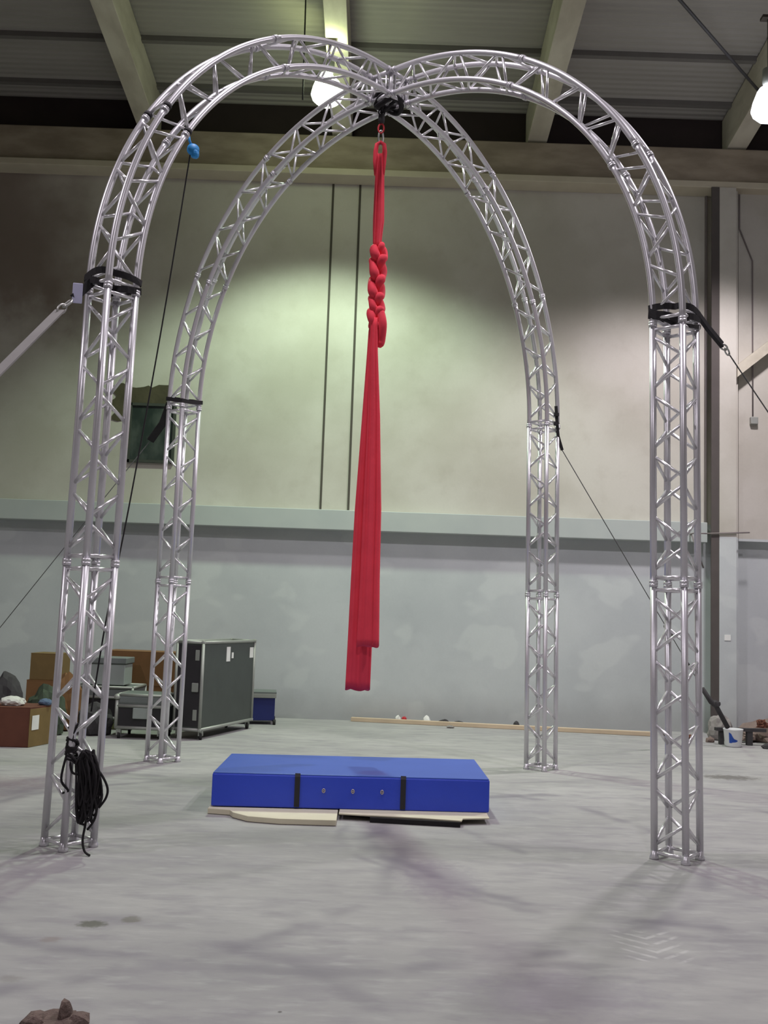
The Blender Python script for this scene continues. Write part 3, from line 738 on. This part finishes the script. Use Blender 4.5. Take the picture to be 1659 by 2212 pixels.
# blue bin behind the flight case
bb = thing('storage_bin', (-1.72, 15.9, 0), 'deep blue bin with a pale rim standing behind the tall flight case', 'bin')
c = [(-2.2, 15.75), (-1.56, 15.85), (-1.62, 16.35), (-2.2, 16.3)]
obj('bin_body', quadbox(B(), c, .06, .42), 'blue_bin', bb, bev=.01)
obj('rim', quadbox(B(), [(-2.22, 15.73), (-1.54, 15.83), (-1.60, 16.37), (-2.22, 16.32)], .40, .47), 'extrusion', bb, bev=.01)
obj('lid', quadbox(B(), [(-2.22, 15.73), (-1.54, 15.83), (-1.60, 16.37), (-2.22, 16.32)], .47, .49), 'grey_lid', bb)
bm = B(); [lathe(bm, [(.04, -.02), (.04, .02)], (x, y, .041), 14, axis=Vector((1, 0, 0))) for x, y in c]; obj('castor', bm, 'rubber', bb)

# low flight case in front
lc = thing('flight_case', (-3.0, 13.8, 0), 'low black flight case with rounded aluminium lid between the left truss legs', 'flight case')
LC = [(-3.40, 13.60), (-2.78, 13.56), (-2.76, 14.1), (-3.38, 14.15)]
obj('case_body', quadbox(B(), LC, .14, .42), 'case_black', lc)
bm = quadbox(B(), [(-3.41, 13.59), (-2.77, 13.55), (-2.75, 14.11), (-3.39, 14.16)], .42, .58); obj('lid', bm, 'grey_lid', lc, bev=.05)
bm = B()
for z in (.14, .42):
    for i in range(4): tube(bm, ((*LC[i], z), (*LC[(i+1) % 4], z)), .022, 8)
for p in LC: tube(bm, ((*p, .14), (*p, .50)), .024, 8)
for i in range(4):
    p, q = Vector((*LC[i], .56)), Vector((*LC[(i+1) % 4], .56)); tube(bm, (p.lerp(q, .06), q.lerp(p, .06)), .018, 8)
for p in LC: blob(bm, (*p, .53), (.045, .045, .045), 0, 2)
obj('edge_trim', bm, 'extrusion', lc, label='aluminium edge')
bm = box(B(), (-3.18, 13.55, .26), (-2.96, 13.60, .40)); obj('latch', bm, 'grey_case', lc, bev=.01)
casters(lc, LC, .14, .045)

# black case with green crate below, pale grey case on top
c1 = [(-4.25, 14.55), (-3.42, 14.50), (-3.40, 15.2), (-4.23, 15.25)]
g = thing('flight_case', (-3.8, 14.9, .14), 'long black case with aluminium rims standing left of the low flight case', 'flight case')
obj('case_body', quadbox(B(), c1, .16, .44), 'case_black', g); obj('lid', quadbox(B(), c1, .44, .58), 'grey_lid', g, bev=.02)
bm = B()
for z in (.16, .44, .58):
    for i in range(4): tube(bm, ((*c1[i], z), (*c1[(i+1) % 4], z)), .02, 8)
for p in c1: tube(bm, ((*p, .16), (*p, .58)), .02, 8)
obj('edge_trim', bm, 'extrusion', g, label='aluminium edge')
obj('crate', quadbox(B(), [(x*1, y+.03) for x, y in c1], .0, .14), 'green_box', label='flat olive green crate on the floor under the long black case', cat='crate', bev=.01)
g = thing('storage_box', (-3.85, 14.9, .6), 'pale grey box with darker lid on top of the long black case', 'box')
obj('box_body', box(B(), (-4.12, 14.65, .602), (-3.58, 15.1, .90)), 'grey_case', g, bev=.01)
obj('lid', box(B(), (-4.14, 14.63, .90), (-3.56, 15.12, .985)), 'grey_lid', g, bev=.01)
def carton(c, z0, z1, m, label, name='cardboard_box', tape=True, group=None):
    g = thing(name, (sum(p[0] for p in c)/4, sum(p[1] for p in c)/4, z0), label, 'box', group)
    obj('carton_body', quadbox(B(), c, z0, z1-.012), m, g, bev=.006)
    bm = B(); m0 = (Vector(c[0])+Vector(c[3]))/2; m1 = (Vector(c[1])+Vector(c[2]))/2
    quadbox(bm, (c[0], c[1], tuple(m1*.985+Vector(c[1])*.015), tuple(m0*.985+Vector(c[0])*.015)), z1-.012, z1); quadbox(bm, (tuple(m0*.985+Vector(c[3])*.015), tuple(m1*.985+Vector(c[2])*.015), c[2], c[3]), z1-.012, z1)
    obj('flap', bm, m, g); return g
carton([(-4.05, 15.3), (-2.70, 15.2), (-2.68, 15.75), (-4.03, 15.85)], .56, 1.06, 'brown_card', 'brown cardboard box behind the pale grey box')
carton([(-4.07, 15.31), (-2.68, 15.2), (-2.66, 15.75), (-4.05, 15.85)], .002, .558, 'brown_card', 'brown cardboard box on the floor under the one behind the pale grey box')
carton([(-5.02, 14.95), (-4.60, 14.9), (-4.58, 15.4), (-5.0, 15.45)], .62, 1.0, 'ochre_card', 'ochre cardboard box topping the pile behind the near left leg')
carton([(-5.05, 14.93), (-4.50, 14.88), (-4.48, 15.5), (-5.02, 15.55)], .002, .618, 'brown_card', 'brown cardboard box at the bottom of the pile behind the near left leg')
g = carton([(-4.95, 12.38), (-4.13, 12.42), (-3.98, 13.0), (-4.80, 12.97)], .002, .47, 'red_card', 'reddish brown cardboard box at the left edge with a white label')
bm = hexa(B(), [(-4.128, 12.41, .004), (-3.972, 12.99, .004), (-3.985, 13.0, .004), (-4.135, 12.42, .004), (-4.128, 12.41, .45), (-3.972, 12.99, .45), (-3.985, 13.0, .45), (-4.135, 12.42, .45)])
obj('side_panel', bm, 'ochre_card', g, label='ochre side of the box')
bm = hexa(B(), [(-4.112, 12.45, .20), (-4.075, 12.59, .20), (-4.08, 12.60, .20), (-4.12, 12.46, .20), (-4.112, 12.45, .37), (-4.075, 12.59, .37), (-4.08, 12.60, .37), (-4.12, 12.46, .37)])
obj('paper_label', bm, 'label_white', g, label='white paper label')
# clutter on and behind the reddish box
def scrap(name, c, s, m, label, cat, seed, jag=.28):
    obj(name, blob(B(), c, s, jag, 3, seed), m, label=label, cat=cat)
scrap('cloth', (-4.42, 12.62, .512), (.15, .12, .07), 'white_cloth', 'crumpled white cloth on top of the reddish box', 'cloth', 1, .10)
scrap('cloth', (-4.08, 12.80, .50), (.08, .08, .05), 'blue_dull', 'dull blue cloth at the right of the reddish box top', 'cloth', 2, .10)
scrap('bag', (-4.85, 13.6, .30), (.22, .2, .50), 'rubble_dark', 'black bag standing behind the reddish box at the left edge', 'bag', 3, .08)
scrap('bag', (-4.36, 13.75, .24), (.26, .2, .40), 'leafgreen', 'dark green bag behind the reddish box', 'bag', 4, .10)
scrap('bag', (-4.25, 14.25, .30), (.22, .16, .48), 'brown_card', 'brown paper bag between the green bag and the box pile', 'bag', 5, .10)
scrap('bag', (-3.75, 13.9, .16), (.24, .2, .26), 'rubble_dark', 'black bag on the floor in front of the long black case', 'bag', 6, .10)

# ------------------------------------------------------------------ right corner
bu = thing('bucket', (5.14, 15.0, 0), 'white plastic bucket with a blue print at the foot of the column', 'bucket')
bx, by = 5.14, 15.02
bm = B(); lathe(bm, [(.105, 0), (.115, .02), (.135, .235), (.14, .24), (.14, .255), (.128, .255), (.125, .235), (.105, .03)], (bx, by, .002), 32); obj('bucket_body', bm, 'bucket', bu)
bm = B(); rows = []
pr = [(-2.35, .06, .21), (-2.1, .06, .19), (-1.95, .07, .15), (-1.8, .07, .12), (-1.6, .075, .11), (-1.4, .085, .10)]
for a_, z0, z1 in pr:
    rr = [(.1165+(z/.235)*.0195) for z in (z0, z1)]
    rows.append([bm.verts.new((bx+r_*cos(a_), by+r_*sin(a_), z+.002)) for r_, z in zip(rr, (z0, z1))])
for p, q in zip(rows, rows[1:]): bm.faces.new((p[0], q[0], q[1], p[1]))
r = bmesh.ops.solidify(bm, geom=bm.faces[:], thickness=.002); obj('printed_label', bm, 'bucket_blue', bu, label='blue printed shape')
bm = B(); box(bm, (4.96, 15.22, .20), (5.70, 15.32, .245), .04); box(bm, (5.42, 15.23, 0.003), (5.50, 15.31, .20)); box(bm, (5.02, 15.23, 0.003), (5.08, 15.31, .20))
obj('bench', bm, 'rubble_dark', label='low dark bench frame behind the white bucket', cat='bench')
# long pale board along the wall foot
g0_, g1_ = Vector((-.42, 16.74)), Vector((4.25, 16.02))
dd = (g1_-g0_).normalized(); nn = Vector((-dd.y, dd.x))
segs = [(0, .62), (.625, 1.)]
for j, (f0, f1) in enumerate(segs):
    p, q = g0_.lerp(g1_, f0), g0_.lerp(g1_, f1)
    obj('timber_batten', quadbox(B(), (tuple(p), tuple(q), tuple(q+nn*.10), tuple(p+nn*.10)), .002, .065), 'timber', cat='timber', bev=.005,
        label=('long pale timber batten on the floor along the foot of the back wall', 'shorter timber batten ending behind the near right leg')[j])
# little bits of rubbish along the wall
rnd = random.Random(9)
def bit(x, y, s, m, label, cat='rubble', name='rubble_piece'):
    obj(name, blob(B(), (x, y, s[2]*.6+.002), s, .2, 2, int(x*97+y*13)), m, label=label, cat=cat)
bit(.34, 16.82, (.05, .04, .07), 'label_white', 'small white scrap behind the batten at its left', 'scrap', 'paper_scrap')
bit(.44, 16.81, (.045, .04, .065), 'red_nylon', 'small red ball-like scrap behind the timber batten', 'scrap', 'plastic_scrap')
bit(.80, 16.78, (.06, .04, .08), 'label_white', 'white scrap leaning on the batten right of the red one', 'scrap', 'paper_scrap')
bit(1.08, 16.79, (.09, .04, .05), 'rubble_dark', 'dark lump behind the middle of the timber batten', 'scrap')
bit(1.32, 16.78, (.07, .04, .04), 'rubble_dark', 'smaller dark lump just right of the dark lump behind the batten', 'scrap')
bit(1.15, 16.25, (.06, .04, .025), 'rubble_grey', 'grey lump on the floor in front of the batten', 'scrap')
bit(2.23, 16.66, (.05, .04, .06), 'rubble_dark', 'dark lump behind the batten left of the far right leg', 'scrap')
bit(4.50, 16.2, (.09, .06, .045), 'rubble', 'brown lump at the right end of the battens', 'rubble')
bit(4.75, 15.9, (.08, .06, .04), 'red_card', 'reddish lump on the floor left of the bench', 'rubble')
bit(4.96, 15.5, (.07, .05, .05), 'rubble', 'brown lump touching the left of the bench', 'rubble')
bit(5.62, 14.9, (.11, .06, .045), 'rubble_dark', 'dark brown lump right of the bucket', 'rubble')
bit(5.95, 14.6, (.20, .07, .045), 'leafgreen', 'dark greenish scrap at the right edge of the floor', 'rubble')
bm = B()
for j in range(70):
    x = rnd.uniform(5.45, 7.6); y = rnd.uniform(15.5, 16.3); h = .30*math.exp(-((x-6.4)/.7)**2)*max(.2, 1-abs(y-15.95)/.5)
    s = rnd.uniform(.04, .12); blob(bm, (x, y, h+s*.4), (s*1.2, s, s*.7), .25, 1, j)
blob(bm, (6.5, 15.95, .10), (1.0, .40, .28), .06, 3, 4)
obj('rubble_heap', bm, 'rubble', label='heap of brown rubble and scrap against the wall at the right edge', cat='rubble', kind='stuff')
scrap('rubble_piece', (5.75, 15.55, .28), (.08, .08, .075), 'red_card', 'reddish lump on top of the rubble heap', 'rubble', 8)
scrap('sack', (5.22, 15.85, .15), (.18, .15, .24), 'rubble_grey', 'pale grey sack leaning at the left of the rubble heap', 'sack', 9, .1)
# crumpled rag in the left foreground
bm = B()
blob(bm, (-1.26, 4.32, .018), (.115, .12, .030), .16, 3, 2); blob(bm, (-1.22, 4.34, .05), (.025, .05, .055), .18, 2, 5); blob(bm, (-1.33, 4.30, .03), (.05, .07, .035), .2, 2, 6); blob(bm, (-1.16, 4.33, .028), (.045, .06, .035), .2, 2, 7)
obj('rag', bm, 'rag', label='crumpled brown rag on the floor in the near left corner', cat='rag')

# repeats of a kind share a group
GROUPS = {'guy_line': 'guy lines tied to the truss legs', 'cardboard_box': 'cardboard boxes in the left corner', 'bag': 'bags piled at the left edge',
          'flight_case': 'flight cases at the left by the wall', 'bay_lamp': 'high bay lamps under the roof', 'cardboard_sheet': 'cardboard sheets under the mat',
          'paper_scrap': 'scraps along the wall foot', 'plastic_scrap': 'scraps along the wall foot', 'rubble_piece': 'rubble pieces along the wall foot', 'timber_batten': 'timber battens along the wall foot'}
for o in bpy.data.objects:
    k_ = o.name.split('.')[0]
    if o.parent is None and k_ in GROUPS: o['group'] = GROUPS[k_]
